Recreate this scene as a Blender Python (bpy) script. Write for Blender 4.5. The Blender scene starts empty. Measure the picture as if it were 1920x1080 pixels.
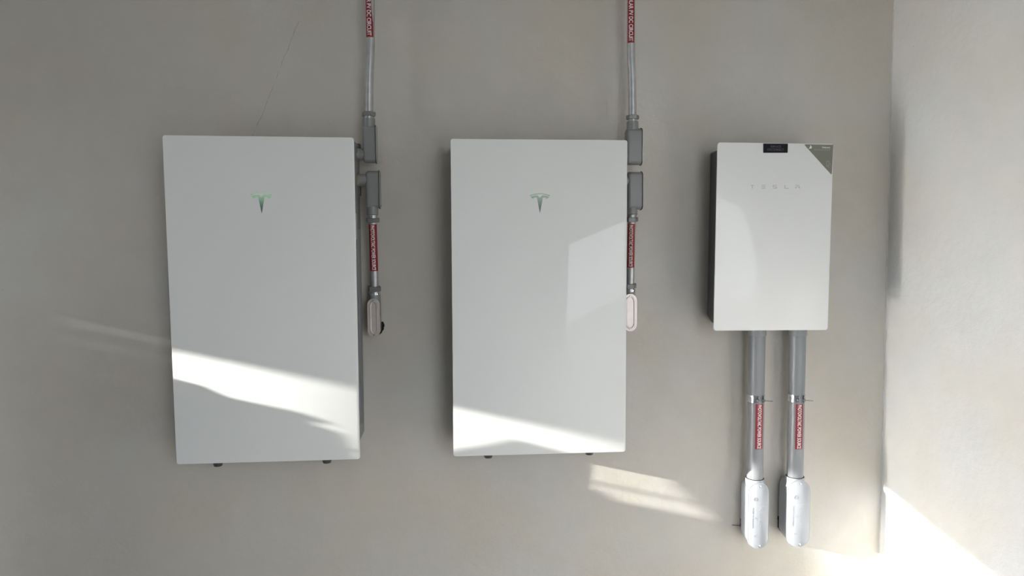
import bpy, bmesh, math, random
from mathutils import Vector, Matrix
random.seed(4)
sc = bpy.context.scene
ZO = 1.9                      # floor is z = 0; survey heights are measured from the top of the battery covers
# ------------------------------------------------------------------ camera
CAM = Vector((0.94741, -2.48694, -0.37219 + ZO))
FPX = 1250.0

def rot(pitch, yaw, roll):
    return (Matrix.Rotation(yaw, 3, 'Z') @ Matrix.Rotation(pitch, 3, 'X') @ Matrix.Rotation(roll, 3, 'Y'))

CR = rot(-0.0621, -0.08421, 0.00839)
cd = bpy.data.cameras.new('camera')
cam = bpy.data.objects.new('camera', cd)
sc.collection.objects.link(cam)
cd.sensor_width = 36
cd.lens = 36 * FPX / 1920
cd.clip_start = 0.02
r_, f_, u_ = CR.col[0], CR.col[1], CR.col[2]
M = Matrix((r_, u_, -f_)).transposed().to_4x4()
M.translation = CAM
cam.matrix_world = M
sc.camera = cam
# ------------------------------------------------------------------ light
SUN_DIR = Vector((1, 0.211, -0.24)).normalized()
sl = bpy.data.lights.new('sun', 'SUN')
sl.energy = 9.2
sl.angle = math.radians(0.53)
sl.color = (1.0, 0.965, 0.90)
so = bpy.data.objects.new('sun', sl)
sc.collection.objects.link(so)
so.rotation_euler = SUN_DIR.to_track_quat('-Z', 'Y').to_euler()
so.location = (-6, -2, 4)
w = bpy.data.worlds.new('sky')
sc.world = w
w.use_nodes = True
w.node_tree.nodes['Background'].inputs[0].default_value = (0.93, 0.965, 1.0, 1)
w.node_tree.nodes['Background'].inputs[1].default_value = 4.1
sc.view_settings.view_transform = 'Standard'
sc.view_settings.look = 'None'
sc.view_settings.exposure = 0.34
sc.view_settings.gamma = 1.0
sc.view_settings.use_curve_mapping = False
sc.cycles.blur_glossy = 0.1
sc.cycles.sample_clamp_indirect = 0

# ------------------------------------------------------------------ helpers
def at(px, py, y):
    """a point of the photo carried out to the vertical plane at depth y"""
    d = CR @ Vector(((px - 960) / FPX, 1, -(py - 540) / FPX))
    t = (y - CAM.y) / d.y
    return CAM + d * t

def scale_at(p):
    return FPX / ((p - CAM).dot(CR.col[1]))

def mat(name, col, rough=0.5, metal=0.0, coat=0.0, noise=None, bump=None, spec=0.5, emit=None, coat_rough=.02):
    m = bpy.data.materials.new(name)
    m.use_nodes = True
    nt = m.node_tree
    b = nt.nodes['Principled BSDF']
    b.inputs['Base Color'].default_value = (*col, 1)
    b.inputs['Roughness'].default_value = rough
    b.inputs['Metallic'].default_value = metal
    b.inputs['Coat Weight'].default_value = coat
    b.inputs['Coat Roughness'].default_value = coat_rough
    b.inputs['Specular IOR Level'].default_value = spec
    if emit:
        b.inputs['Emission Color'].default_value = (*emit[0], 1)
        b.inputs['Emission Strength'].default_value = emit[1]
    tc = nt.nodes.new('ShaderNodeTexCoord')
    if noise:
        sc_, amt = noise
        n = nt.nodes.new('ShaderNodeTexNoise')
        n.inputs['Scale'].default_value = sc_
        n.inputs['Detail'].default_value = 6
        nt.links.new(tc.outputs['Object'], n.inputs['Vector'])
        rp = nt.nodes.new('ShaderNodeMapRange')
        rp.inputs['From Min'].default_value = 0.3
        rp.inputs['From Max'].default_value = 0.7
        rp.inputs['To Min'].default_value = 1 - amt
        rp.inputs['To Max'].default_value = 1 + amt
        nt.links.new(n.outputs['Fac'], rp.inputs['Value'])
        mx = nt.nodes.new('ShaderNodeVectorMath')
        mx.operation = 'SCALE'
        mx.inputs[0].default_value = col
        nt.links.new(rp.outputs[0], mx.inputs['Scale'])
        nt.links.new(mx.outputs[0], b.inputs['Base Color'])
    if bump:
        sc_, st, dist = bump
        n = nt.nodes.new('ShaderNodeTexNoise')
        n.inputs['Scale'].default_value = sc_
        n.inputs['Detail'].default_value = 5
        nt.links.new(tc.outputs['Object'], n.inputs['Vector'])
        bp = nt.nodes.new('ShaderNodeBump')
        bp.inputs['Strength'].default_value = st
        bp.inputs['Distance'].default_value = dist
        nt.links.new(n.outputs['Fac'], bp.inputs['Height'])
        nt.links.new(bp.outputs[0], b.inputs['Normal'])
    return m

def wall_material(name, col, crack=False):
    m = bpy.data.materials.new(name)
    m.use_nodes = True
    nt = m.node_tree
    N, L = nt.nodes, nt.links
    b = N['Principled BSDF']
    b.inputs['Roughness'].default_value = 0.62
    b.inputs['Specular IOR Level'].default_value = 0.3
    tc = N.new('ShaderNodeTexCoord')
    def noise(scale, det=4, rough=0.5):
        n = N.new('ShaderNodeTexNoise')
        n.inputs['Scale'].default_value = scale
        n.inputs['Detail'].default_value = det
        n.inputs['Roughness'].default_value = rough
        L.new(tc.outputs['Object'], n.inputs['Vector'])
        return n
    def mr(src, a, b_, c, d):
        r = N.new('ShaderNodeMapRange')
        for k, v in zip(('From Min', 'From Max', 'To Min', 'To Max'), (a, b_, c, d)):
            r.inputs[k].default_value = v
        L.new(src, r.inputs['Value'])
        return r.outputs[0]
    def math_(op, a, b_=None, c=None):
        n = N.new('ShaderNodeMath')
        n.operation = op
        for i, v in enumerate((a, b_, c)):
            if v is None: continue
            if isinstance(v, (int, float)): n.inputs[i].default_value = v
            else: L.new(v, n.inputs[i])
        return n.outputs[0]
    big = noise(1.3, 3)
    mid = noise(9, 5, 0.6)
    fac = math_('MULTIPLY', mr(big.outputs['Fac'], .3, .7, .955, 1.045), mr(mid.outputs['Fac'], .3, .7, .975, 1.025))
    # small dark pits in the plaster
    v = N.new('ShaderNodeTexVoronoi')
    v.inputs['Scale'].default_value = 5.5
    v.inputs['Randomness'].default_value = 1
    wob = noise(60, 3)
    add = N.new('ShaderNodeVectorMath'); add.operation = 'MULTIPLY_ADD'
    L.new(wob.outputs['Color'], add.inputs[0]); add.inputs[1].default_value = (.012, .012, .012)
    L.new(tc.outputs['Object'], add.inputs[2])
    L.new(add.outputs[0], v.inputs['Vector'])
    pit = mr(v.outputs['Distance'], .008, .022, .62, 1.0)
    fac = math_('MULTIPLY', fac, pit)
    hgt = noise(230, 5, 0.65)
    hgt2 = noise(38, 4, 0.55)
    h = math_('MULTIPLY_ADD', hgt2.outputs['Fac'], 2.2, hgt.outputs['Fac'])
    if crack:
        a, c = at(560, 40, 0), at(474, 256, 0)
        d = (c - a); ln = d.length; d.normalize(); nrm = Vector((d.z, 0, -d.x))
        def dot(vec, off):
            s = N.new('ShaderNodeVectorMath'); s.operation = 'DOT_PRODUCT'
            L.new(tc.outputs['Object'], s.inputs[0]); s.inputs[1].default_value = vec
            return math_('SUBTRACT', s.outputs['Value'], off)
        wav = noise(14, 5, 0.7)
        dist = math_('ABSOLUTE', math_('ADD', dot(nrm, nrm.dot(a)), mr(wav.outputs['Fac'], 0, 1, -.012, .012)))
        line = mr(dist, .0004, .0016, 1, 0)
        s = dot(d, d.dot(a))
        inside = math_('MULTIPLY', math_('GREATER_THAN', s, 0), math_('LESS_THAN', s, ln))
        brk = mr(noise(22, 2).outputs['Fac'], .42, .55, 0, 1)
        line = math_('MULTIPLY', math_('MULTIPLY', line, inside), brk)
        fac = math_('MULTIPLY', fac, math_('MULTIPLY_ADD', line, -.3, 1.0))
    tint = N.new('ShaderNodeMix'); tint.data_type = 'RGBA'
    tint.inputs['A'].default_value = (col[0] * 1.02, col[1], col[2] * .965, 1)
    tint.inputs['B'].default_value = (col[0] * .985, col[1], col[2] * 1.02, 1)
    L.new(mr(noise(2.6, 3).outputs['Fac'], .38, .62, 0, 1), tint.inputs['Factor'])
    mx = N.new('ShaderNodeVectorMath'); mx.operation = 'SCALE'
    L.new(tint.outputs['Result'], mx.inputs[0]); L.new(fac, mx.inputs['Scale'])
    L.new(mx.outputs[0], b.inputs['Base Color'])
    bp = N.new('ShaderNodeBump')
    bp.inputs['Strength'].default_value = 0.6
    bp.inputs['Distance'].default_value = 0.0012
    L.new(h, bp.inputs['Height']); L.new(bp.outputs[0], b.inputs['Normal'])
    return m

MT = dict(
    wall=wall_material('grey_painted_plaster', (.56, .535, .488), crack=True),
    wall_r=wall_material('right_wall_plaster', (.70, .70, .69)),  # paler base colour for the right wall
    plain=mat('garage_paint', (.28, .28, .28), .7),
    ceil=mat('white_ceiling_paint', (.82, .82, .80), .8),
    floor=mat('sealed_concrete_floor', (.11, .11, .11), .35, coat=0.15, spec=1.0, noise=(3, .08), coat_rough=.32),
    glass=mat('white_glass_cover', (.80, .81, .80), .5, coat=.42, spec=.15),
    glass_edge=mat('white_glass_edge', (.84, .85, .84), .3),
    pw_body=mat('grey_powder_coat', (.20, .205, .21), .45, bump=(300, .1, .0005)),
    gw_body=mat('dark_powder_coat', (.10, .10, .115), .4),
    foot=mat('dark_plug_metal', (.14, .14, .14), .28, metal=.8),
    emt=mat('galvanised_steel', (.50, .51, .52), .36, metal=.72, noise=(30, .12)),
    zinc=mat('zinc_fitting', (.26, .265, .26), .42, metal=.55, noise=(60, .1)),
    bright=mat('bright_zinc', (.72, .74, .76), .22, metal=.9),
    ring=mat('thread_ring', (.42, .45, .44), .3, metal=.8),
    brass=mat('yellow_seal', (.38, .34, .12), .4, metal=.3),
    cond=mat('grey_cast_conduit_body', (.235, .235, .24), .38, bump=(500, .15, .0004)),
    gasket=mat('black_rubber', (.015, .015, .016), .6),
    tin=mat('stamped_steel_cover', (.62, .55, .51), .34, metal=.6, noise=(40, .06)),
    pvc=mat('grey_pvc', (.24, .25, .265), .36),
    pvcbody=mat('pale_grey_pvc', (.40, .425, .465), .34),
    red=mat('red_reflective_label', (.24, .010, .018), .38),
    redp=mat('red_paper_label', (.27, .022, .035), .42),
    white=mat('white_print', (.82, .80, .78), .45),
    pinkw=mat('label_edge', (.62, .35, .34), .45),
    black=mat('black_label', (.010, .010, .016), .6, spec=.2),
    greyt=mat('grey_print', (.10, .10, .105), .5),
    olive=mat('olive_grey_sticker', (.20, .205, .165), .42),
    pale=mat('pale_print', (.45, .455, .41), .5),
    word=mat('silver_grey_print', (.46, .46, .46), .45),
    word2=mat('faint_grey_print', (.62, .62, .62), .45),
    hole=mat('dark_cavity', (.006, .006, .006), .9),
    sticker=mat('white_data_label', (.5, .5, .5), .4),
    caulk=mat('pale_caulk', (.60, .60, .59), .6, noise=(40, .12)),
    tan=mat('tan_timber', (.55, .40, .24), .6, noise=(6, .08)),
)
MT['floor'].node_tree.nodes['Principled BSDF'].inputs['Coat IOR'].default_value = 1.6
# emblem: lit green at the top fading to dark grey at the tip
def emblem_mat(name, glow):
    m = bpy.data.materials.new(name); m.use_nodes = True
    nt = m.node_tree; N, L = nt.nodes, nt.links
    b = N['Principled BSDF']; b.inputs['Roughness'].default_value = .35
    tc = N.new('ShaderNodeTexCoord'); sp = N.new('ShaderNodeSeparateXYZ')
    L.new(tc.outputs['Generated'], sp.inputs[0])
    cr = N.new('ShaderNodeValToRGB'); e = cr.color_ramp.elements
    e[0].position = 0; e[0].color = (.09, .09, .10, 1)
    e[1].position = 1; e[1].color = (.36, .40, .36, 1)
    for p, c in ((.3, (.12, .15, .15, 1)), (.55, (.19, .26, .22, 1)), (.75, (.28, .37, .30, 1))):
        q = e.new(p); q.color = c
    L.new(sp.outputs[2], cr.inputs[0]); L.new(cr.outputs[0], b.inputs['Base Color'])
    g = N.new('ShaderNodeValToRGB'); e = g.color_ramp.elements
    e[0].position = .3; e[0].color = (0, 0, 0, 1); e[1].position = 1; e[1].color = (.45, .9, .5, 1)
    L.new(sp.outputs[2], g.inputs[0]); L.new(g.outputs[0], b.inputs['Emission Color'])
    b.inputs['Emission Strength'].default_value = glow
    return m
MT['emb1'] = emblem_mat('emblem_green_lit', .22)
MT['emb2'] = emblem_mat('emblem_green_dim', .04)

ROOT = {}
def empty(name, loc, R=None):
    o = bpy.data.objects.new(name, None)
    sc.collection.objects.link(o)
    o.empty_display_size = .05
    Mx = (R.to_4x4() if R else Matrix.Identity(4)); Mx.translation = Vector(loc)
    o.matrix_world = Mx
    ROOT[o.name] = Vector(loc) if R is None else None      # None: parts are given in the thing's own frame
    return o

def tag(o, label=None, cat=None, group=None, kind=None):
    for k, v in (('label', label), ('category', cat), ('group', group), ('kind', kind)):
        if v: o[k] = v
    return o

def base_of(parent):
    p = parent
    while p.parent: p = p.parent
    return ROOT.get(p.name)

def build(name, bm, m, parent=None, smooth=True, bevel=None, angle=35):
    off = base_of(parent) if parent else None
    if off is not None:
        bmesh.ops.translate(bm, verts=bm.verts, vec=-off)
    bmesh.ops.recalc_face_normals(bm, faces=bm.faces)
    me = bpy.data.meshes.new(name)
    bm.to_mesh(me); bm.free()
    me.materials.append(m)
    o = bpy.data.objects.new(name, me)
    sc.collection.objects.link(o)
    if parent:
        o.parent = parent
    if smooth:
        for p in me.polygons: p.use_smooth = True
        me.set_sharp_from_angle(angle=math.radians(angle))
    if bevel:
        bv = o.modifiers.new('bevel', 'BEVEL'); bv.width = bevel; bv.segments = 3; bv.limit_method = 'ANGLE'; bv.angle_limit = math.radians(40)
        bv.harden_normals = False
    return o

def own_origin(o):
    """top-level single mesh: put its origin at its own base"""
    vs = [v.co for v in o.data.vertices]
    lo = Vector((min(v.x for v in vs) + max(v.x for v in vs), min(v.y for v in vs) + max(v.y for v in vs), 2 * min(v.z for v in vs))) / 2
    for v in o.data.vertices: v.co -= lo
    o.location = lo
    return o

def box(bm, a, b):
    (x0, y0, z0), (x1, y1, z1) = a, b
    vs = [bm.verts.new((x, y, z)) for x in (x0, x1) for y in (y0, y1) for z in (z0, z1)]
    for f in ((0, 1, 3, 2), (4, 6, 7, 5), (0, 4, 5, 1), (2, 3, 7, 6), (0, 2, 6, 4), (1, 5, 7, 3)):
        bm.faces.new([vs[i] for i in f])

def prism(bm, pts, a, b):
    """closed outline of 3D points + offset vectors a and b -> solid"""
    A = [bm.verts.new(p + a) for p in pts]; B = [bm.verts.new(p + b) for p in pts]
    bm.faces.new(A); bm.faces.new(B[::-1])
    n = len(pts)
    for i in range(n):
        bm.faces.new((A[i], B[i], B[(i + 1) % n], A[(i + 1) % n]))

def rrect(w, h, r, n=6, cuts=None):
    o = []
    for cx, cz, a0 in ((w/2-r, h/2-r, 0), (-w/2+r, h/2-r, 90), (-w/2+r, -h/2+r, 180), (w/2-r, -h/2+r, 270)):
        for k in range(n + 1):
            a = math.radians(a0 + 90 * k / n)
            o.append((cx + r * math.cos(a), cz + r * math.sin(a)))
    return o

def loft(bm, rings, cap=True, closed=False):
    V = [[bm.verts.new(p) for p in r] for r in rings]
    n = len(rings[0])
    for a, b in zip(V, V[1:]):
        for i in range(n):
            bm.faces.new((a[i], a[(i + 1) % n], b[(i + 1) % n], b[i]))
    if cap:
        bm.faces.new(V[0][::-1]); bm.faces.new(V[-1])
    return V

def frame(d):
    d = d.normalized()
    n = Vector((0, -1, 0)); n = (n - d * n.dot(d)).normalized()
    t = d.cross(n) * -1
    if t.x < 0: t = -t
    return d, n, t            # axis, toward the room, to the right

def ring_pts(c, d, r, n=32, a0=0):
    _, nn, t = frame(d)
    return [c + nn * (r * math.cos(a0 + 2 * math.pi * k / n)) + t * (r * math.sin(a0 + 2 * math.pi * k / n)) for k in range(n)]

def lathe(bm, A, d, prof, n=32, a0=0):
    """prof: (distance along d, radius)"""
    d = d.normalized()
    loft(bm, [ring_pts(A + d * s, d, r, n, a0) for s, r in prof])

def lathe_any(bm, A, d, prof, n=24):
    d = d.normalized()
    u = d.orthogonal().normalized(); v = d.cross(u)
    loft(bm, [[A + d * s + u * r * math.cos(2 * math.pi * k / n) + v * r * math.sin(2 * math.pi * k / n) for k in range(n)] for s, r in prof])

def smooth_path(P, sub=8):
    out = []
    Q = [P[0] + (P[0] - P[1])] + P + [P[-1] + (P[-1] - P[-2])]
    for i in range(1, len(Q) - 2):
        for k in range(sub):
            t = k / sub; a, b, c, d = Q[i-1], Q[i], Q[i+1], Q[i+2]
            out.append(.5 * (2*b + (c-a)*t + (2*a-5*b+4*c-d)*t*t + (3*b-a-3*c+d)*t**3))
    out.append(P[-1])
    return out

def sweep(bm, path, r, n=32):
    rings = []
    for i, p in enumerate(path):
        d = path[min(i+1, len(path)-1)] - path[max(i-1, 0)]
        rings.append(ring_pts(p, d, r, n))
    loft(bm, rings)

def wire(bm, path, r, n=8):
    for i in range(len(path) - 1):
        lathe_any(bm, path[i], path[i+1] - path[i], [(0, r), ((path[i+1] - path[i]).length, r)], n)

def text_bm(s, height, length=None, bold=0.0, spacing=1.0, align='CENTER'):
    """text as a flat bmesh in its own x/y plane: cap height = height, x stretched to length"""
    cu = bpy.data.curves.new('t', 'FONT'); cu.body = s; cu.size = 1; cu.offset = bold; cu.space_character = spacing
    cu.resolution_u = 3
    o = bpy.data.objects.new('t', cu); sc.collection.objects.link(o)
    dg = bpy.context.evaluated_depsgraph_get(); dg.update()
    me = bpy.data.meshes.new_from_object(o.evaluated_get(dg))
    bm = bmesh.new(); bm.from_mesh(me)
    bpy.data.objects.remove(o); bpy.data.curves.remove(cu); bpy.data.meshes.remove(me)
    xs = [v.co.x for v in bm.verts]
    x0, x1 = min(xs), max(xs)
    cap = .69
    k = height / cap
    kx = (length / (x1 - x0)) if length else k
    for v in bm.verts:
        v.co = Vector(((v.co.x - (x0 + x1) / 2) * kx, (v.co.y - cap / 2) * k, 0))
    return bm

def map_bm(bm, fn):
    for v in bm.verts: v.co = fn(v.co.copy())
    return bm

# ------------------------------------------------------------------ the room
XL, XR, YF, ZC = -3.5, 2.6375, -3.9, 2.75
def slab(name, pts, a, b, m, kind='structure', obj_list=None):
    bm = bmesh.new(); prism(bm, pts, a, b)
    return tag(build(name, bm, m, smooth=False), kind=kind)
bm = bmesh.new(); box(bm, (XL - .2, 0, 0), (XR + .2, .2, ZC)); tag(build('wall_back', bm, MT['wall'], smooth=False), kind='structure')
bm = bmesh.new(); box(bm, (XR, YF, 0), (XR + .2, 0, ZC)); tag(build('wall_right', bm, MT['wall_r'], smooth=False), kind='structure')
bm = bmesh.new(); box(bm, (XL - 1.9, YF - 3, -.1), (XR + .2, .2, 0)); tag(build('floor', bm, MT['floor'], smooth=False), kind='structure')
bm = bmesh.new(); box(bm, (XL - 28, YF - 30, -.16), (XR + 25, 8, -.101)); tag(build('ground', bm, MT['plain'], smooth=False), kind='structure')
bm = bmesh.new(); box(bm, (XL - .2, YF, ZC), (XR + .2, .2, ZC + .15)); tag(build('ceiling', bm, MT['ceil'], smooth=False), kind='structure')
# unseen left wall; its opening is shaped to cast the sun patches
bm = bmesh.new()
def yz(*pts):                 # outline traced from the sun patches, back along the sun; floor, ceiling and back edges stay
    o = []
    for y, z in pts:
        yy = 0 if y == 0 else (YF if y == YF else y - .211 * 1.5)
        o.append(Vector((XL, yy, (z if z in (-1.9, top) else z + .36) + ZO)))
    return o
T = (Vector((-.04, 0, 0)), Vector((0, 0, 0)))
top = ZC - ZO
FJ = -2.35
HOP = .45                     # opening made taller here so more sun bounces off the right wall
def lw(*pts): prism(bm, yz(*pts), *T)
lw((0, -.222), (-.94, -.222), (-1.517, -.318), (-1.74, -.352), (-1.74, HOP), (FJ, HOP), (FJ, top), (0, top))          # header
lw((0, -.222), (0, -1.9), (-.33, -1.9), (-.33, -.222))                                       # beside the back wall
lw((-.33, -.2525), (-.33, -.3045), (-.605, -.3045), (-.605, -.2525))                           # narrow slits added to let faint sun streaks through
lw((-.33, -.222), (-.33, -.2405), (-.605, -.2405), (-.605, -.222))
lw((-.33, -.315), (-.33, -1.9), (-.605, -1.9), (-.605, -.315))
lw((-.605, -.62), (-.605, -1.9), (-.915, -1.9), (-.915, -.62))                                 # low wall added to cut light on the left side
lw((FJ, -1.9), (YF, -1.9), (YF, top), (FJ, top))
tag(build('wall_left', bm, MT['plain'], smooth=False), kind='structure')
# unseen blocker added inside; its ragged top shapes the sun patches' lower edge
bm = bmesh.new()
XS = -1.2
def ls(*pts):
    prism(bm, [Vector((XS, y + .211 * (XS + 2), (-1.9 if z == -1.9 else z - .24 * (XS + 2)) + ZO)) for y, z in pts], Vector((-.018, 0, 0)), Vector((0, 0, 0)))
ls((-.605, -.322), (-.63, -.328), (-.646, -.35), (-.692, -.353), (-.717, -.369), (-.697, -.385), (-.722, -.400), (-.727, -.474), (-.744, -.484),
   (-.750, -.505), (-.838, -.505), (-.838, -1.9), (-.605, -1.9))
ls((-.800, -.39), (-.812, -.364), (-.835, -.328), (-.855, -.289), (-.90, -.30), (-.925, -.34), (-.925, -1.9), (-.838, -1.9), (-.836, -.503), (-.815, -.437))
ls((-.70, -.4465), (-.84, -.4465), (-.84, -.4535), (-.70, -.4535))                             # thin bar added to draw a dim streak through the sun patch
tag(build('sun_patch_blocker', bm, MT['plain'], smooth=False), kind='structure')
# unseen front wall: closed on the left, open on the right to steer sky light
bm = bmesh.new()
box(bm, (XL, YF - .15, 0), (1.45, YF, ZC)); box(bm, (1.45, YF - .15, 2.6), (XR, YF, ZC))
tag(build('wall_front', bm, MT['plain'], smooth=False), kind='structure')
# thin caulk bead in the corner
bm = bmesh.new()
pth = []
z = .02
while z < 2.7:
    pth.append(Vector((XR - .001 + random.uniform(-.0007, .0007), -.001 + random.uniform(-.0007, .0007), z))); z += .03
rings = [ring_pts(p, Vector((0, 0, 1)), .0018 + random.uniform(-.0005, .0005), 10) for p in pth]
loft(bm, rings); tag(build('trim_1', bm, MT['caulk']), kind='structure')

# ------------------------------------------------------------------ battery units
def panel(bm, w, h, r, y0, y1, bev=.0015):
    def ring(ins, y): return [Vector((x * (w - 2*ins) / w, y, z * (h - 2*ins) / h)) for x, z in rrect(w, h, r)]
    loft(bm, [ring(bev, y0), ring(bev * .3, y0 + bev * .3), ring(0, y0 + bev), ring(0, y1 - bev), ring(bev, y1)])

def emblem(bm, cx, cz, s):
    """the T-shaped emblem; s = metres per sketch pixel"""
    def P(x, y): return Vector((cx + (x - 573) * s, -.0006, cz - (y - 560) * s))
    up = [P(310 + (835 - 310) * k / 16, 308 + 52 * ((k - 8) / 8) ** 2) for k in range(17)]
    dn = [P(325 + (820 - 325) * k / 16, 330 + 48 * ((k - 8) / 8) ** 2) for k in range(17)]
    prism(bm, up + dn[::-1], Vector((0, .0006, 0)), Vector((0, 0, 0)))
    L_ = [(573, 815), (498, 414), (455, 410), (425, 418), (398, 447), (365, 428), (335, 400), (385, 374), (440, 362), (512, 358), (573, 420)]
    pts = [P(*q) for q in L_] ; mir = [P(1146 - x, y) for x, y in L_[1:-1]][::-1]
    prism(bm, pts + mir, Vector((0, .0006, 0)), Vector((0, 0, 0)))

def battery(u, label, embm, bodyd, feet, emb_px):
    x, zt, wd, h, y, pi_, ya, ro = u
    R = rot(pi_, ya, ro)
    c = Vector((x + wd / 2, y, zt - h / 2 + ZO))
    t = empty('battery_unit', c, R); tag(t, label, 'battery', 'wall-mounted battery units')
    bm = bmesh.new(); panel(bm, wd, h, .0085, 0, .009)
    g = build('front_cover', bm, MT['glass'], t); g['label'] = 'glossy white glass front cover'
    inv = t.matrix_world.inverted()
    def loc(px, py):                     # photo point -> cover's own plane
        d = CR @ Vector(((px - 960) / FPX, 1, -(py - 540) / FPX)); o3 = inv @ CAM; d3 = inv.to_3x3() @ d
        return o3 + d3 * (-o3.y / d3.y)
    e = loc(*emb_px)
    bm = bmesh.new(); emblem(bm, e.x, e.z, 1.36e-4)
    eo = build('emblem', bm, embm, g, smooth=False); eo['label'] = 'T-shaped emblem fading from green to grey'
    # housing with chamfered lower rear corners
    bm = bmesh.new()
    W2, H2 = wd / 2 - .006, h / 2 - .004
    prof = [(-W2, H2), (W2, H2), (W2, -H2 + .045), (W2 - .035, -H2 + .004), (-W2 + .035, -H2 + .004), (-W2, -H2 + .045)]
    prism(bm, [Vector((a, 0, b)) for a, b in prof], Vector((0, .009, 0)), Vector((0, bodyd, 0)))
    build('housing', bm, MT['pw_body'], t, bevel=.003)
    # back plate on the wall
    bm = bmesh.new(); box(bm, (-W2 + .05, bodyd - .004, -H2 + .12), (W2 - .05, bodyd + .006, H2 - .05))
    build('mounting_bracket', bm, MT['pw_body'], t)
    # ventilation recess and fins on the right flank
    bm = bmesh.new()
    for k in range(5):
        yy = .085 + k * .012
        box(bm, (W2 - .001, yy, -H2 + .10), (W2 + .004, yy + .004, H2 - .30))
    build('ribbed_panel', bm, MT['pw_body'], t)
    bm = bmesh.new(); box(bm, (W2 - .001, .020, H2 - .335), (W2 + .002, .058, H2 - .245))
    s = build('data_label', bm, MT['sticker'], t); s['label'] = 'pale data label on the right flank'
    for px, py in feet:
        p = inv @ at(px, py, y + .145)
        bm = bmesh.new()
        top_z = -H2 + .02
        ln = top_z - p.z
        lathe(bm, Vector((p.x, p.y, top_z)), Vector((0, 0, -1)), [(0, .012), (ln * .55, .012), (ln * .6, .0165), (ln * .9, .0165), (ln, .014)], 24)
        build('bottom_plug', bm, MT['foot'], t)
    return t

U1 = (0.0, -.0033, .6117, 1.0988, -.1932, .0244, .0024, .0071)
U2 = (.9339, -.0066, .6099, 1.0972, -.1928, -.0008, -.0100, .0044)
b1 = battery(U1, 'leftmost white wall battery, broad sunlight band across its lower half', MT['emb1'], .172, [(409, 873), (613, 867)], (490.3, 380.5))
def lug(t, rows):
    inv = t.matrix_world.inverted()
    for (xa, ya, xb, yb), d0, d1 in rows:
        p, q = at(xa, ya, d0), at(xb, yb, d0)
        bm = bmesh.new(); box(bm, (p.x, d0, q.z), (q.x, d1, p.z)); bmesh.ops.transform(bm, matrix=inv, verts=bm.verts)
        build('bracket_lug', bm, MT['gw_body'], t, bevel=.002)
lug(b1, [((660, 269, 675, 281), -.045, -.012), ((660, 300, 671.5, 326), -.040, -.012), ((660, 347, 675, 366), -.050, -.012)])
b2 = battery(U2, 'middle white wall battery, sunlight only along its bottom edge', MT['emb2'], .185, [(915.5, 857.5), (1105, 851.5)], (1012.3, 381.3))

# ------------------------------------------------------------------ gateway
G = (1.8818, -.0093, .4295, .6764, -.155, -.0014, -.0096, .0116)
x, zt, wd, h, y, pi_, ya, ro = G
gR = rot(pi_, ya, ro)
gw = empty('disconnect_cabinet', Vector((x + wd / 2, y, zt - h / 2 + ZO)), gR)
tag(gw, 'small white electrical cabinet near the corner, above the two thick grey conduits', 'electrical box')
bm = bmesh.new(); panel(bm, wd, h, .009, 0, .007)
gc = build('front_cover', bm, MT['glass'], gw); gc['label'] = 'white glass cover of the small cabinet'
bm = bmesh.new()
W2, H2 = wd / 2, h / 2
ly = .028
prof = [(-W2 + ly, H2 - .016), (W2 - ly, H2 - .016), (W2 - ly, -H2 + .045), (W2 - ly - .02, -H2 + .012), (-W2 + ly + .02, -H2 + .012), (-W2 + ly, -H2 + .045)]
prism(bm, [Vector((a, 0, b)) for a, b in prof], Vector((0, .010, 0)), Vector((0, .148, 0)))
build('housing', bm, MT['gw_body'], gw, bevel=.006)
bm = bmesh.new(); panel(bm, wd - .03, h - .03, .01, .007, .013); build('cover_gasket', bm, MT['gasket'], gw)
for zz in (H2 - .09, -H2 + .085):
    bm = bmesh.new(); lathe_any(bm, Vector((-W2 + ly + .001, .035, zz)), Vector((-1, 0, 0)), [(0, .006), (.004, .006), (.006, .004)])
    build('screw', bm, MT['bright'], gw)
ginv = gw.matrix_world.inverted()
def gl(px, py, yy=0):
    d = CR @ Vector(((px - 960) / FPX, 1, -(py - 540) / FPX)); o3 = ginv @ CAM; d3 = ginv.to_3x3() @ d
    p = o3 + d3 * (-o3.y / d3.y); p.y = yy
    return p
def decal(pts, th, m, name, parent, base=0.0):
    bm = bmesh.new(); prism(bm, [Vector((p.x, base, p.z)) for p in pts], Vector((0, 0, 0)), Vector((0, -th, 0)))
    return build(name, bm, m, parent, smooth=False)
def round_poly(P, r, n=5):
    out = []
    for i in range(len(P)):
        a, b, c = P[i-1], P[i], P[(i+1) % len(P)]
        u, v = (a - b).normalized(), (c - b).normalized()
        ang = u.angle(v); d = r / math.tan(ang / 2)
        p0, p1 = b + u * d, b + v * d
        for k in range(n + 1):
            t = k / n; out.append((1-t)**2 * p0 + 2*t*(1-t) * b + t*t * p1)
    return out
def flat_text(s, cpx, hpx, lpx, m, name, parent, base, bold=0.0, spacing=1.0):
    """text lying on the cabinet cover, centred on a photo point"""
    c = gl(*cpx); k = 1 / scale_at(gw.matrix_world @ c)
    bm = text_bm(s, hpx * k, lpx * k * 1.02, bold, spacing)
    map_bm(bm, lambda v: Vector((c.x + v.x, -base, c.z + v.y)))
    return build(name, bm, m, parent, smooth=False)
sd = decal(round_poly([gl(1431, 269.2), gl(1477, 269.6), gl(1476.6, 286.6), gl(1431, 286.6)], .0015), .0012, MT['black'], 'disconnect_label', gw)
sd['label'] = 'black label reading SERVICE DISCONNECT'
flat_text('SERVICE', (1454, 275), 4.0, 20, MT['greyt'], 'lettering', sd, .0014)
flat_text('DISCONNECT', (1454, 280.6), 4.0, 31, MT['greyt'], 'lettering', sd, .0014)
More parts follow.
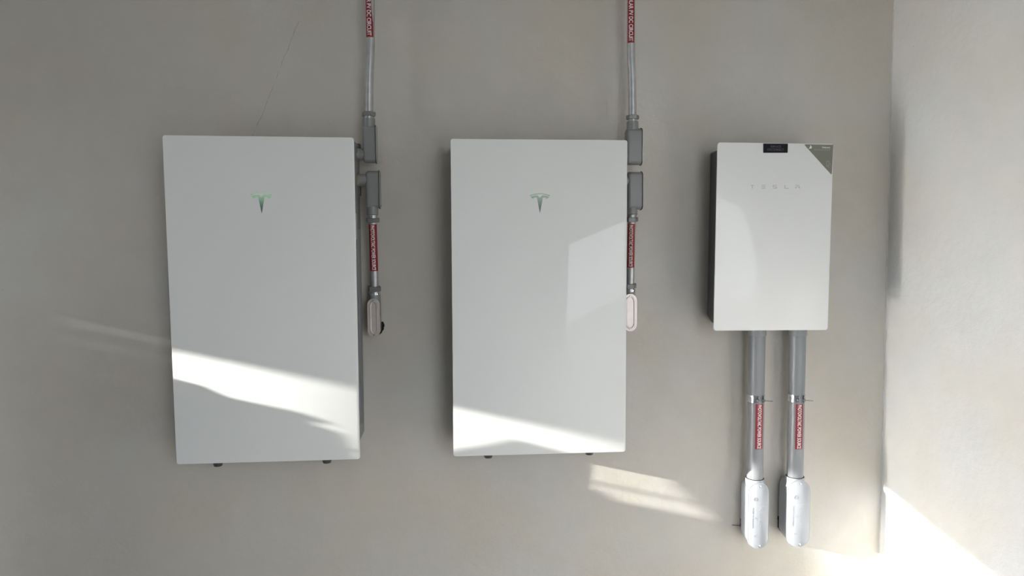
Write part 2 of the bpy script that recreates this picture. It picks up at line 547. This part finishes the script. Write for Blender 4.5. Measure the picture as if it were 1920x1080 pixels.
ws = decal(round_poly([gl(1507.2, 270.6), gl(1562.2, 271.4), gl(1559.3, 328.2)], .003), .0008, MT['olive'], 'corner_sticker', gw)
ws['label'] = 'olive grey triangular welcome sticker'
flat_text('Welcome', (1548.3, 276.6), 2.6, 15.5, MT['white'], 'lettering', ws, .001, bold=.03)
flat_text('Scan to get started', (1541, 280.6), 2.3, 30, MT['pale'], 'lettering', ws, .001)
lf = [gl(1519.6, 271.9), gl(1521.4, 274.6), gl(1522.2, 276.6), gl(1521.4, 278.4), gl(1519, 279), gl(1517.4, 278.8), gl(1516.2, 279.6), gl(1516.8, 277.8), gl(1518.2, 275.6)]
decal(lf, .0010, MT['white'], 'leaf_mark', ws)
def strokes(lines, rpx, m, name, parent):
    bm = bmesh.new()
    for ln in lines:
        wire(bm, [gl(a, b, -.0009) for a, b in ln], rpx / 520, 6)
    return build(name, bm, m, parent)
strokes([[(1549.7, 302), (1554.5, 302), (1554.2, 309), (1553.8, 311.5), (1551.2, 310.5), (1549.3, 312.2), (1549.7, 302)],
         [(1551, 303.6), (1553.4, 303.6)], [(1554.5, 305.5), (1556.8, 308.3), (1557.8, 311), (1557.9, 315)],
         [(1551.2, 311), (1553.4, 313.5), (1554.8, 316)], [(1551.5, 309), (1553.5, 308)]], .22, MT['pale'], 'hand_and_phone_mark', ws)
# spaced word mark, drawn letter by letter
def wordmark():
    X = [1407.0, 1428.2, 1449.3, 1471.3, 1491.4]
    y0, y1 = 347.0, 353.6
    w_ = 7.2; t = .95
    m_ = (y0 + y1) / 2
    def rows(x): return [(x, yy, x + w_, yy + t) for yy in (y0, m_ - t / 2, y1 - t)]
    letters = [
        [(X[0], y0, X[0] + w_, y0 + t), (X[0] + 3.1, y0 + t, X[0] + 4.1, y1)],
        rows(X[1]),
        rows(X[2]) + [(X[2], y0 + t, X[2] + t, m_ - t / 2), (X[2] + w_ - t, m_ + t / 2, X[2] + w_, y1 - t)],
        [(X[3], y0, X[3] + t, y1 - t), (X[3], y1 - t, X[3] + w_, y1)],
        [(X[4], y0, X[4] + w_ + .8, y0 + t), (X[4], m_ - t / 2, X[4] + w_ + .8, m_ + t / 2), (X[4], m_ + t / 2, X[4] + t, y1), (X[4] + w_ + .8 - t, m_ + t / 2, X[4] + w_ + .8, y1)]]
    for L_ in letters:
        bm = bmesh.new()
        for xa, ya, xb, yb in L_:
            a, b = gl(xa, ya), gl(xb, yb)
            prism(bm, [Vector((a.x, 0, a.z)), Vector((b.x, 0, a.z)), Vector((b.x, 0, b.z)), Vector((a.x, 0, b.z))], Vector((0, 0, 0)), Vector((0, -.0004, 0)))
        build('letter', bm, MT['word'], gc, smooth=False)
wordmark()
c_ = gl(1484, 363)
flat_text('GATEWAY', (1484.5, 362.8), 1.5, 28, MT['word2'], 'lettering', gc, .0004, spacing=2.2)

# ------------------------------------------------------------------ raceway pieces
def tube_label(parent, A, d, r, s0, s1, th0, th1, txt, m, cap, tl, name='warning_label', lab=None, tilt=0.0, tpos=.5, edge=True, bold=.02):
    """paper strip wrapped on a tube; angles measured from the room side to the right"""
    d, n, t = frame(d)
    def W(s, th, rr):
        th2 = th + tilt * (s - (s0 + s1) / 2)
        return A + d * s + n * (rr * math.cos(th2)) + t * (rr * math.sin(th2))
    def strip(a0, a1, b0, b1, r0, r1):
        bm = bmesh.new(); ns, nt_ = 12, 14
        for rr in (r0, r1):
            pass
        go = [[bm.verts.new(W(a0 + (a1-a0)*i/ns, b0 + (b1-b0)*j/nt_, r1)) for j in range(nt_+1)] for i in range(ns+1)]
        gi = [[bm.verts.new(W(a0 + (a1-a0)*i/ns, b0 + (b1-b0)*j/nt_, r0)) for j in range(nt_+1)] for i in range(ns+1)]
        for g in (go, gi):
            for i in range(ns):
                for j in range(nt_): bm.faces.new((g[i][j], g[i+1][j], g[i+1][j+1], g[i][j+1]))
        for i in range(ns):
            for j in (0, nt_): bm.faces.new((go[i][j], go[i+1][j], gi[i+1][j], gi[i][j]))
        for j in range(nt_):
            for i in (0, ns): bm.faces.new((go[i][j], go[i][j+1], gi[i][j+1], gi[i][j]))
        return bm
    lb = build(name, strip(s0, s1, th0, th1, r + .0001, r + .0006), m, parent, angle=60)
    if lab: lb['label'] = lab
    if edge:
        e_ = .0011
        build('label_border', strip(s0 - e_, s1 + e_, th0 - e_ / r, th1 + e_ / r, r + .00005, r + .0003), MT['pinkw'], lb, angle=60)
    bm = text_bm(txt, cap, tl, bold)
    bmesh.ops.subdivide_edges(bm, edges=[e for e in bm.edges if e.calc_length() > .004], cuts=2)
    tm = th0 + (th1 - th0) * tpos; sm = (s0 + s1) / 2
    map_bm(bm, lambda v: W(sm + v.x, tm + v.y / r, r + .0011))
    build('lettering', bm, MT['white'], lb, smooth=False)
    return lb

def view_angle(p):
    return math.atan2(CAM.x - p.x, p.y - CAM.y)

def nut(bm, A, d, s0, s1, r):
    lathe(bm, A, d, [(s0, r * .93), (s0 + .0015, r), (s1 - .0015, r), (s1, r * .93)], 6, a0=.35)

def obround(Lh, Wd, n=14, sq=1.0):
    """outline long along the first axis; sq<1 keeps the ends blunter"""
    o = []; r = Wd / 2
    for k in range(n + 1):
        a = math.radians(-90 + 180 * k / n); o.append((Lh/2 - r*sq + r*sq * math.cos(a), r * math.sin(a)))
    for k in range(n + 1):
        a = math.radians(90 + 180 * k / n); o.append((-Lh/2 + r*sq + r*sq * math.cos(a), r * math.sin(a)))
    return o

def bodyshape(bm, C, Lx, Nx, Tx, Lh, Wd, depth, rnd, sq=.8, rim=.0):
    """C = centre of the cover plane; body extends -Nx by depth"""
    def ring(off, ins):
        return [C + Nx * off + Lx * (l * (1 - 2*ins/Lh)) + Tx * (t * (1 - 2*ins/Wd)) for l, t in obround(Lh, Wd, sq=sq)]
    rs = [ring(0, 0), ring(-.004, 0)]
    if rim: rs += [ring(-.0055, rim)]
    rb = rim * 3.2
    rs += [ring(-depth + rnd, rb)]
    for k in range(1, 6):
        a = math.radians(90 * k / 5); rs.append(ring(-depth + rnd - rnd * math.sin(a), rb + rnd * (1 - math.cos(a))))
    loft(bm, rs)

def plate(bm, C, Lx, Nx, Tx, Lh, Wd, th, sq=.8, bead=None):
    def ring(off, ins): return [C + Nx * off + Lx * (l * (1 - 2*ins/Lh)) + Tx * (t * (1 - 2*ins/Wd)) for l, t in obround(Lh, Wd, sq=sq)]
    rs = [ring(0, 0), ring(th * .6, 0), ring(th, th * .4)]
    if bead: rs += [ring(th, bead), ring(th + .0022, bead + .0015), ring(th + .0022, bead + .004), ring(th + .0006, bead + .006)]
    loft(bm, rs)

def screw(parent, p, N, r=.0035, m='bright'):
    bm = bmesh.new(); lathe_any(bm, p, N, [(-.002, r), (.0012, r), (.0024, r * .6)], 16)
    s = build('screw', bm, MT[m], parent)
    return s

X_, Y_, Z_ = Vector((1, 0, 0)), Vector((0, 1, 0)), Vector((0, 0, 1))
EMT_R = .01475
YS = -.088                               # depth of the side-entry fittings
def emt_line(k, up_px, hub_px, box_up, box_lo, low_px, elbow, unit_edge_x, words):
    """one column: upper conduit, upper body, lower body, lower conduit, elbow"""
    # upper conduit -------------------------------------------------
    pts = [at(px, py, YS) for px, py in up_px]
    pts = [pts[0] + Vector((0, 0, .30)), pts[0] + Vector((0, 0, .15))] + pts
    t = empty('metal_conduit', pts[-1]); tag(t, words['upper'], 'conduit', 'thin metal conduits')
    bm = bmesh.new(); sweep(bm, smooth_path(pts, 6), EMT_R); build('tube', bm, MT['emt'], t)
    Lt = at(*words['lab_top_px'], YS)
    A = Vector((Lt.x, YS, Lt.z)); va = view_angle(A); k1 = 1 / scale_at(A) / EMT_R
    o0, o1 = words['lab_top_off']
    # 'SOLAR PV DC CIRCUIT' reads downward; its lower end sits at the marked point
    LEN = .36; tl = .215
    lb = tube_label(t, A + Z_ * LEN, -Z_, EMT_R, 0, LEN, va + math.asin(o0 * k1), va + math.asin(o1 * k1), words['top_txt'], MT['red'], .0135, words['top_tl'], lab='dark red label reading ' + words['top_txt'], bold=.018)
    # place text so that it ends close to the label's lower end
    lt = [c for c in lb.children if c.name.startswith('lettering')][0]
    zmin = min(v.co.z for v in lt.data.vertices) + t.location.z
    sh = (A.z + .0045) - zmin
    for v in lt.data.vertices: v.co.z += sh
    # compression fitting at its lower end
    hubc = at(*hub_px, YS); r = words['nut_r']
    fz = hubc.z                                                    # top of the hub ring
    bm = bmesh.new(); nut(bm, Vector((hubc.x, YS, fz)), Z_, .009, .024, r); build('compression_nut', bm, MT['zinc'], t)
    bm = bmesh.new(); lathe(bm, Vector((hubc.x, YS, fz)), Z_, [(0, .0205), (.002, .0205), (.0025, .017), (.009, .017)]); build('threaded_ring', bm, MT['ring'], t)
    # upper body ----------------------------------------------------
    (x0, y0, x1, y1) = box_up
    pa, pb = at(x0, y0, YS), at(x1, y1, YS)
    dep = .046
    C = Vector((pb.x, YS, (pa.z + pb.z) / 2)); Lh = pa.z - pb.z
    t = empty('conduit_fitting', C); tag(t, words['ubody'], 'conduit body', 'grey side-entry conduit bodies')
    bm = bmesh.new(); bodyshape(bm, C, Z_, X_, Y_, Lh, dep, pb.x - pa.x, .010, sq=.55); build('body', bm, MT['cond'], t)
    bm = bmesh.new(); lathe(bm, Vector((hubc.x, YS, fz)), -Z_, [(-.001, .0215), (fz - pa.z, .0215), (fz - pa.z + .012, .019)]); build('hub', bm, MT['cond'], t)
    bm = bmesh.new(); plate(bm, C, Z_, X_, Y_, Lh + .004, dep + .004, .002, sq=.55); build('gasket', bm, MT['gasket'], t)
    bm = bmesh.new(); plate(bm, C + X_ * .002, Z_, X_, Y_, Lh + .002, dep + .002, .002, sq=.55); build('cover', bm, MT['ring'], t)
    for s in (-1, 1): screw(t, C + X_ * .004 + Z_ * s * (Lh / 2 - .009) + Y_ * -.012 * 0, X_)
    nz = C.z - Lh / 2 + .030
    nip(t, unit_edge_x, pa.x + .004, nz, 'ring')
    # lower body ----------------------------------------------------
    (x0, y0, x1, y1) = box_lo
    pa, pb = at(x0, y0, YS), at(x1, y1, YS)
    C = Vector((pb.x, YS, (pa.z + pb.z) / 2)); Lh = pa.z - pb.z
    t = empty('conduit_fitting', C); tag(t, words['lbody'], 'conduit body', 'grey side-entry conduit bodies')
    bm = bmesh.new(); bodyshape(bm, C, Z_, X_, Y_, Lh, dep, pb.x - pa.x, .010, sq=.55); build('body', bm, MT['cond'], t)
    bm = bmesh.new(); plate(bm, C, Z_, X_, Y_, Lh + .004, dep + .004, .002, sq=.55); build('gasket', bm, MT['gasket'], t)
    bm = bmesh.new(); plate(bm, C + X_ * .002, Z_, X_, Y_, Lh + .002, dep + .002, .002, sq=.55); build('cover', bm, MT['cond'], t)
    for s in (-1, 1): screw(t, C + X_ * .004 + Z_ * s * (Lh / 2 - .009), X_)
    nip(t, unit_edge_x, pa.x + .004, C.z + Lh / 2 - .032, 'brass')
    h2 = at(*words['hub2_px'], YS)
    bm = bmesh.new(); lathe(bm, Vector((h2.x, YS, pb.z + .020)), -Z_, [(0, .017), (.016, .0205), (pb.z + .020 - h2.z, .0205)]); build('hub', bm, MT['cond'], t)
    # lower conduit -------------------------------------------------
    ye = words['elbow_y']
    q0 = Vector((h2.x, YS, h2.z)); q1 = at(*low_px, ye)
    t = empty('metal_conduit', q1); tag(t, words['lower'], 'conduit', 'thin metal conduits')
    d = (q1 - q0); Ln = d.length
    bm = bmesh.new(); lathe(bm, q0, d, [(0, EMT_R), (Ln, EMT_R)]); build('tube', bm, MT['emt'], t)
    bm = bmesh.new(); lathe(bm, q0, d, [(-.001, .0205), (.003, .0205), (.0035, .017), (.010, .017)]); build('threaded_ring', bm, MT['ring'], t)
    bm = bmesh.new(); nut(bm, q0, d, .010, .026, r); build('compression_nut', bm, MT['zinc'], t)
    bm = bmesh.new(); nut(bm, q0, d, Ln - .030, Ln - .012, r * .98); build('compression_nut', bm, MT['zinc'], t)
    bm = bmesh.new(); lathe(bm, q0, d, [(Ln - .012, .017), (Ln - .008, .017), (Ln - .0075, .0205), (Ln, .0205)]); build('threaded_ring', bm, MT['bright'], t)
    ya, yb = words['lab_px']
    za, zb = at(h2.x * 0 + words['hub2_px'][0], ya, YS).z, at(words['hub2_px'][0], yb, YS).z
    s0, s1 = (q0.z - za) / -d.normalized().z, (q0.z - zb) / -d.normalized().z
    va = view_angle(q0); k1 = 1 / scale_at(q0) / EMT_R
    o0, o1 = words['lab_off']
    tube_label(t, q0, d, EMT_R, s0, s1, va + math.asin(o0 * k1), va + math.asin(o1 * k1), 'PHOTOVOLTAIC POWER SOURCE', MT['red'], .0125, (s1 - s0) * .955,
               lab='red label reading PHOTOVOLTAIC POWER SOURCE', tilt=words.get('tilt', 0), tpos=.47, bold=.012)
    # elbow ---------------------------------------------------------
    x0, y0, x1, y1 = elbow
    pa, pb = at(x0, y0, ye - .022), at(x1, y1, ye - .022)
    C = (pa + pb) / 2; C.y = ye - .022; Lh = pa.z - pb.z; Wd = pb.x - pa.x
    t = empty('conduit_elbow', C); tag(t, words['elbow'], 'conduit body', 'steel-covered conduit elbows')
    dd = abs(ye - .022)
    bm = bmesh.new(); bodyshape(bm, C, Z_, -Y_, X_, Lh - .004, Wd - .004, dd - .004, .008, sq=.95); build('body', bm, MT['cond'], t)
    bm = bmesh.new(); lathe(bm, Vector((q1.x, ye, q1.z)), -Z_, [(0, .0205), (.02, .0205), (.045, .0185)]); build('hub', bm, MT['cond'], t)
    bm = bmesh.new(); plate(bm, C, Z_, -Y_, X_, Lh, Wd, .0018, sq=.95, bead=.008); cv = build('cover', bm, MT['tin'], t); cv['label'] = 'stamped steel cover with raised oval bead'
    for s in (-1, 1): screw(t, C - Y_ * .002 + Z_ * s * (Lh / 2 - .0075), -Y_, .003)
    bm = bmesh.new(); lathe_any(bm, C + Y_ * (dd - .015) - Z_ * (Lh / 2 - .03), Y_, [(0, .0175), (.0135, .0175)]); build('wall_hub', bm, MT['cond'], t)

def nip(t, xa, xb, z, ringm):
    a = Vector((xa, YS, z))
    bm = bmesh.new(); lathe_any(bm, a, X_, [(-.004, .0205), (xb - xa, .0205)], 28); n_ = build('nipple', bm, MT['cond'], t)
    bm = bmesh.new(); lathe_any(bm, a + X_ * .002, X_, [(0, .0215), (.0018, .0215), (.0020, .0195), (.0038, .0195), (.0042, .0215), (.0056, .0215)], 28)
    r_ = build('seal_ring', bm, MT[ringm], t)
    bm = bmesh.new(); lathe_any(bm, a, X_, [(-.003, .026), (.0015, .026)], 8); build('locknut', bm, MT['zinc'], t)

emt_line(0, [(694.5, 0), (695, 72), (694.2, 105), (692.2, 150), (691.5, 222)], (691.8, 223.5), (680.3, 236, 705.5, 306), (686, 320.5, 711.8, 391),
         (702.6, 552), (688, 560, 713.2, 631.5), .609,
         dict(upper='bent metal conduit with red circuit label above the left battery', ubody='grey conduit body above another, right of the left battery top corner',
              lbody='dark grey conduit body with yellow ring, beside the left battery', lower='short metal conduit with red label right of the left battery',
              elbow='oval steel-covered elbow at the lower right flank of the left battery, by a ragged hole',
              lab_top_px=(695, 71.5), lab_top_off=(-7.6, 4.9), top_txt='SOLAR PV DC CIRCUIT', top_tl=.160, nut_r=.0245,
              hub2_px=(698.6, 403), lab_px=(420, 507.5), lab_off=(-7.0, 6.9), tilt=.9, elbow_y=-.050))
emt_line(1, [(1183, 0), (1183, 80), (1183.4, 112), (1185.2, 150), (1186, 228)], (1186, 229), (1173, 241, 1200.3, 309.5), (1175, 322.5, 1200.8, 393),
         (1181.2, 546), (1168.8, 551, 1194.5, 621), 1.538,
         dict(upper='bent metal conduit with red circuit label above the middle battery', ubody='grey conduit body poking out behind the middle battery top right corner',
              lbody='grey conduit body directly beneath another, right of the middle battery', lower='short metal conduit with red label right of the middle battery',
              elbow='pinkish steel-covered elbow half hidden by the middle battery right edge',
              lab_top_px=(1183, 82), lab_top_off=(-5.9, 6.0), top_txt='SOLAR PV DC CIRCUIT', top_tl=.160, nut_r=.0235,
              hub2_px=(1184.6, 402), lab_px=(419, 501), lab_off=(-6.3, 6.2), tilt=.7, elbow_y=-.048))

# ------------------------------------------------------------------ thick grey conduits under the cabinet
PR = .03015
YP = -.066
def pvc_line(top_px, bot_px, labx, body_box, hub_px, clamp_y, words):
    A = at(*top_px, YP); B = at(*bot_px, YP)
    t = empty('pvc_conduit', B); tag(t, words['tube'], 'conduit', 'thick grey conduits')
    d = B - A; Ln = d.length
    bm = bmesh.new(); lathe(bm, A, d, [(0, PR), (Ln + .004, PR)], 48); build('tube', bm, MT['pvc'], t, angle=50)
    s1 = (at(top_px[0], 629, YP) - A).length
    bm = bmesh.new(); lathe(bm, A, d, [(0, PR + .003), (s1 - .002, PR + .003), (s1, PR + .0015), (s1, PR - .001)], 48); bl = build('bell_end', bm, MT['pvc'], t, angle=50)
    za = at(top_px[0], 758, YP - PR); zb = at(top_px[0], 842.5, YP - PR)
    dn = d.normalized()
    sa, sb = (za.z - A.z) / dn.z, (zb.z - A.z) / dn.z
    va = view_angle(A + dn * sa); k1 = 1 / scale_at(A + dn * sa) / PR
    tube_label(t, A, d, PR, sa, sb, va + math.asin(labx[0] * k1), va + math.asin(labx[1] * k1), 'PHOTOVOLTAIC POWER SOURCE', MT['redp'], .0135, (sb - sa) * .97,
               lab='red label reading PHOTOVOLTAIC POWER SOURCE', edge=False, bold=.012)
    # clamp ----------------------------------------------------------
    s = (at(top_px[0], clamp_y, YP - PR).z - A.z) / dn.z
    c = A + dn * s; _, n, tt = frame(d); hw = .0135
    cl = empty('conduit_clamp', c); tag(cl, words['clamp'], 'clamp', 'conduit clamps')
    def cyl(th, rr, dz): return c + n * (rr * math.cos(th)) + tt * (rr * math.sin(th)) + dn * dz
    def band(th0, th1, r0, r1, za_, zb_):
        bm = bmesh.new(); nn = 40
        loft(bm, [[cyl(th0 + (th1-th0)*i/nn, r0, za_), cyl(th0 + (th1-th0)*i/nn, r1, za_), cyl(th0 + (th1-th0)*i/nn, r1, zb_), cyl(th0 + (th1-th0)*i/nn, r0, zb_)] for i in range(nn+1)])
        return bm
    vb = view_angle(c)
    e0, e1 = vb + .30, vb + 1.12                      # the ears stand proud at these angles
    b_ = build('strap', band(e1, e0 + 2 * math.pi, PR, PR + .0016, -hw, hw), MT['bright'], cl, angle=50)
    build('embossing', band(vb - 1.05, vb - .15, PR + .001, PR + .0028, -.0125, -.006), MT['bright'], b_, angle=50)
    build('embossing', band(vb - 1.05, vb - .15, PR + .001, PR + .0028, .006, .0125), MT['bright'], b_, angle=50)
    build('embossing', band(vb - 1.05, vb - .85, PR + .001, PR + .0028, -.007, .007), MT['bright'], b_, angle=50)
    ear_c = []
    for e in (e0, e1):
        dr = (n * math.cos(vb) + tt * math.sin(vb)); sd_ = (tt * math.cos(vb) - n * math.sin(vb))
        base = cyl(e, PR, 0)
        bm = bmesh.new()
        pts = []
        for k in range(11):
            a = math.radians(-90 + 180 * k / 10); pts.append(base + dr * (.012 + .008 * math.cos(a)) + dn * (hw * 1.1 * math.sin(a)))
        pts += [base + dn * hw - dr * .002, base - dn * hw - dr * .002]
        prism(bm, pts, sd_ * -.0009, sd_ * .0009); build('ear', bm, MT['bright'], cl)
        ear_c.append(base + dr * .011)
    sd_ = (tt * math.cos(vb) - n * math.sin(vb)); dr = (n * math.cos(vb) + tt * math.sin(vb))
    p0 = ear_c[0]; 
    xlen = words['bolt']
    bm = bmesh.new(); lathe_any(bm, p0 - sd_ * .006, sd_, [(0, .0052), (.0015, .0062), (.005, .0062)], 6); lathe_any(bm, p0 - sd_ * .006, sd_, [(0, .0021), (xlen, .0021)], 12)
    build('bolt', bm, MT['bright'], cl)
    bm = bmesh.new(); lathe_any(bm, p0 + sd_ * ((ear_c[1] - p0).dot(sd_) + .001), sd_, [(0, .0055), (.004, .0055)], 6); build('nut', bm, MT['bright'], cl)
    bm = bmesh.new(); box(bm, tuple(c + Vector((.002, PR + .002, -hw * .6))), tuple(Vector((c.x + .016, 0, c.z + hw * .6)))); build('wall_standoff', bm, MT['zinc'], cl)
    # body -----------------------------------------------------------
    x0, y0, x1, y1 = body_box
    yc = -.108
    pa, pb = at(x0, y0, yc), at(x1, y1, yc)
    C = (pa + pb) / 2; C.y = yc; Lh = pa.z - pb.z; Wd = pb.x - pa.x
    t = empty('pvc_elbow', C); tag(t, words['body'], 'conduit body', 'pale grey conduit elbows')
    bm = bmesh.new(); bodyshape(bm, C, Z_, -Y_, X_, Lh, Wd, .104, .022, sq=.95, rim=.0035); build('body', bm, MT['pvcbody'], t, angle=50)
    H = at(*hub_px, YP)
    bm = bmesh.new()
    lathe(bm, Vector((H.x, YP, H.z)), -Z_, [(0, PR - .001), (0, PR + .0045), (.018, PR + .0045), (.05, PR - .002), (.075, PR - .012)], 40); build('hub', bm, MT['pvcbody'], t, angle=50)
    bm = bmesh.new(); lathe(bm, Vector((H.x, YP, H.z)), -Z_, [(-.0015, PR), (-.0015, PR + .0028), (.0005, PR + .0028), (.0005, PR)], 40); build('black_rim_ring', bm, MT['gasket'], t)  # thin black ring around the top of the hub
    # neck fairing between hub and cover
    bm = bmesh.new()
    rings = []
    for k in range(7):
        u = k / 6; yy = YP - (PR - .001) * math.sin(u * math.pi / 2) * 0
        cc = Vector((H.x + (C.x - H.x) * u, YP + (yc + .036 - YP) * u, H.z - .006 - .040 * u)); rr = PR + .003 + (Wd / 2 - .012 - PR - .003) * u
        rings.append([cc + X_ * rr * math.cos(2*math.pi*i/32) + Y_ * (rr + (.0 if u < .99 else 0)) * math.sin(2*math.pi*i/32) for i in range(32)])
    loft(bm, rings); build('neck', bm, MT['pvcbody'], t, angle=50)
    bm = bmesh.new(); plate(bm, C, Z_, -Y_, X_, Lh - .007, Wd - .007, .003, sq=.95); cv = build('cover', bm, MT['pvcbody'], t, angle=50)
    for s_ in (-1, 1): screw(t, C - Y_ * .003 + Z_ * s_ * (Lh / 2 - .013) + X_ * .004, -Y_, .0045)
    # raised lettering, reading downward
    def emb(txt, dx, dz, hgt, ln, bold=.0):
        b2 = text_bm(txt, hgt, ln, bold)
        map_bm(b2, lambda v: Vector((C.x + dx + v.y, yc - .0031, C.z + dz - v.x)))
        r = bmesh.ops.extrude_face_region(b2, geom=b2.faces[:])
        bmesh.ops.translate(b2, verts=[g for g in r['geom'] if isinstance(g, bmesh.types.BMVert)], vec=(0, -.0006, 0))
        build('raised_lettering', b2, MT['pvcbody'], cv, smooth=False)
    emb('KRALOY', .006, -.018, .0085, .054)
    emb('2"', -.011, -.010, .009, .014)
    emb('MADE IN CANADA', -.0235, -.006, .0055, .078)
    emb('C', -.014, -.076, .008, .008)
    bm = bmesh.new()
    lathe_any(bm, Vector((C.x - .014, yc - .003, C.z + .066)), -Y_, [(0, .0075), (.0009, .0075), (.0009, .006), (.0002, .006)], 24); build('raised_ring', bm, MT['pvcbody'], cv)
    bm = bmesh.new()                      # angular K mark
    def q(*p): prism(bm, [Vector((C.x + a, yc - .003, C.z + b)) for a, b in p], Vector((0, 0, 0)), Vector((0, -.0009, 0)))
    q((.001, .040), (.001, .036), (.020, .036), (.020, .040)); q((.001, .034), (.001, .031), (.009, .031), (.013, .024), (.016, .024), (.011, .034))
    q((.0, .022), (.002, .020), (.010, .029), (.006, .030)); build('raised_mark', bm, MT['pvcbody'], cv, smooth=False)

pvc_line((1420, 612), (1415.2, 897), (-.6, 12.2), (1403.2, 906, 1440.5, 1028.5), (1415.2, 896), 749.5,
         dict(tube='thick grey plastic conduit under the cabinet, the left of the two', clamp='bright clamp with bolt on the left thick grey conduit',
              body='pale elbow fitting under the left thick conduit, thin wire beside it', bolt=.055))
pvc_line((1496, 612), (1490.4, 893), (-.6, 11.4), (1477.2, 901, 1517.3, 1025.5), (1490.4, 892.5), 748.5,
         dict(tube='thick grey plastic conduit under the cabinet, the right of the two', clamp='bright clamp with bolt on the right thick grey conduit',
              body='pale elbow fitting under the right thick conduit, nearest the corner', bolt=.055))

# ------------------------------------------------------------------ holes left in the plaster, and a stub of wire
def ragged(px_pts, label, jit=.0015):
    P = [at(a, b, 0) for a, b in px_pts]
    out = []
    for i in range(len(P)):
        a, b = P[i], P[(i + 1) % len(P)]
        n = max(1, int((b - a).length / .004))
        for k in range(n):
            q = a.lerp(b, k / n); out.append(Vector((q.x + random.uniform(-jit, jit), 0, q.z + random.uniform(-jit, jit))))
    bm = bmesh.new(); prism(bm, out, Vector((0, -.0012, 0)), Vector((0, .0, 0)))
    o = build('wall_hole', bm, MT['hole'], smooth=False); own_origin(o)
    return tag(o, label, 'hole', 'rough holes behind the fittings')
ragged([(703, 598), (712, 597), (714, 603), (718, 604), (721, 609), (720, 617), (716, 624), (710, 628), (703, 622)], 'ragged black hole in plaster beside the elbow of the left battery', .002)
ragged([(1398, 962), (1391, 966), (1388, 975), (1387.5, 985), (1390, 993), (1398, 998)], 'dark half-round hole in plaster left of the left pale elbow')
ragged([(1468, 966), (1458, 968), (1458, 988), (1463, 996), (1470, 1000)], 'dark squarish hole in plaster between the two pale elbows')
ragged([(1172, 612), (1177, 613), (1179, 618), (1176, 620), (1170, 619)], 'tiny dark hole at the foot of the middle battery elbow')
bm = bmesh.new(); wire(bm, [at(1372.5, 984.5, -.004), at(1381, 985, -.003), at(1393, 985.5, -.003)], .0012)
o = own_origin(build('loose_wire', bm, MT['hole'])); tag(o, 'short thin black wire sticking out left of the left pale elbow', 'wire')
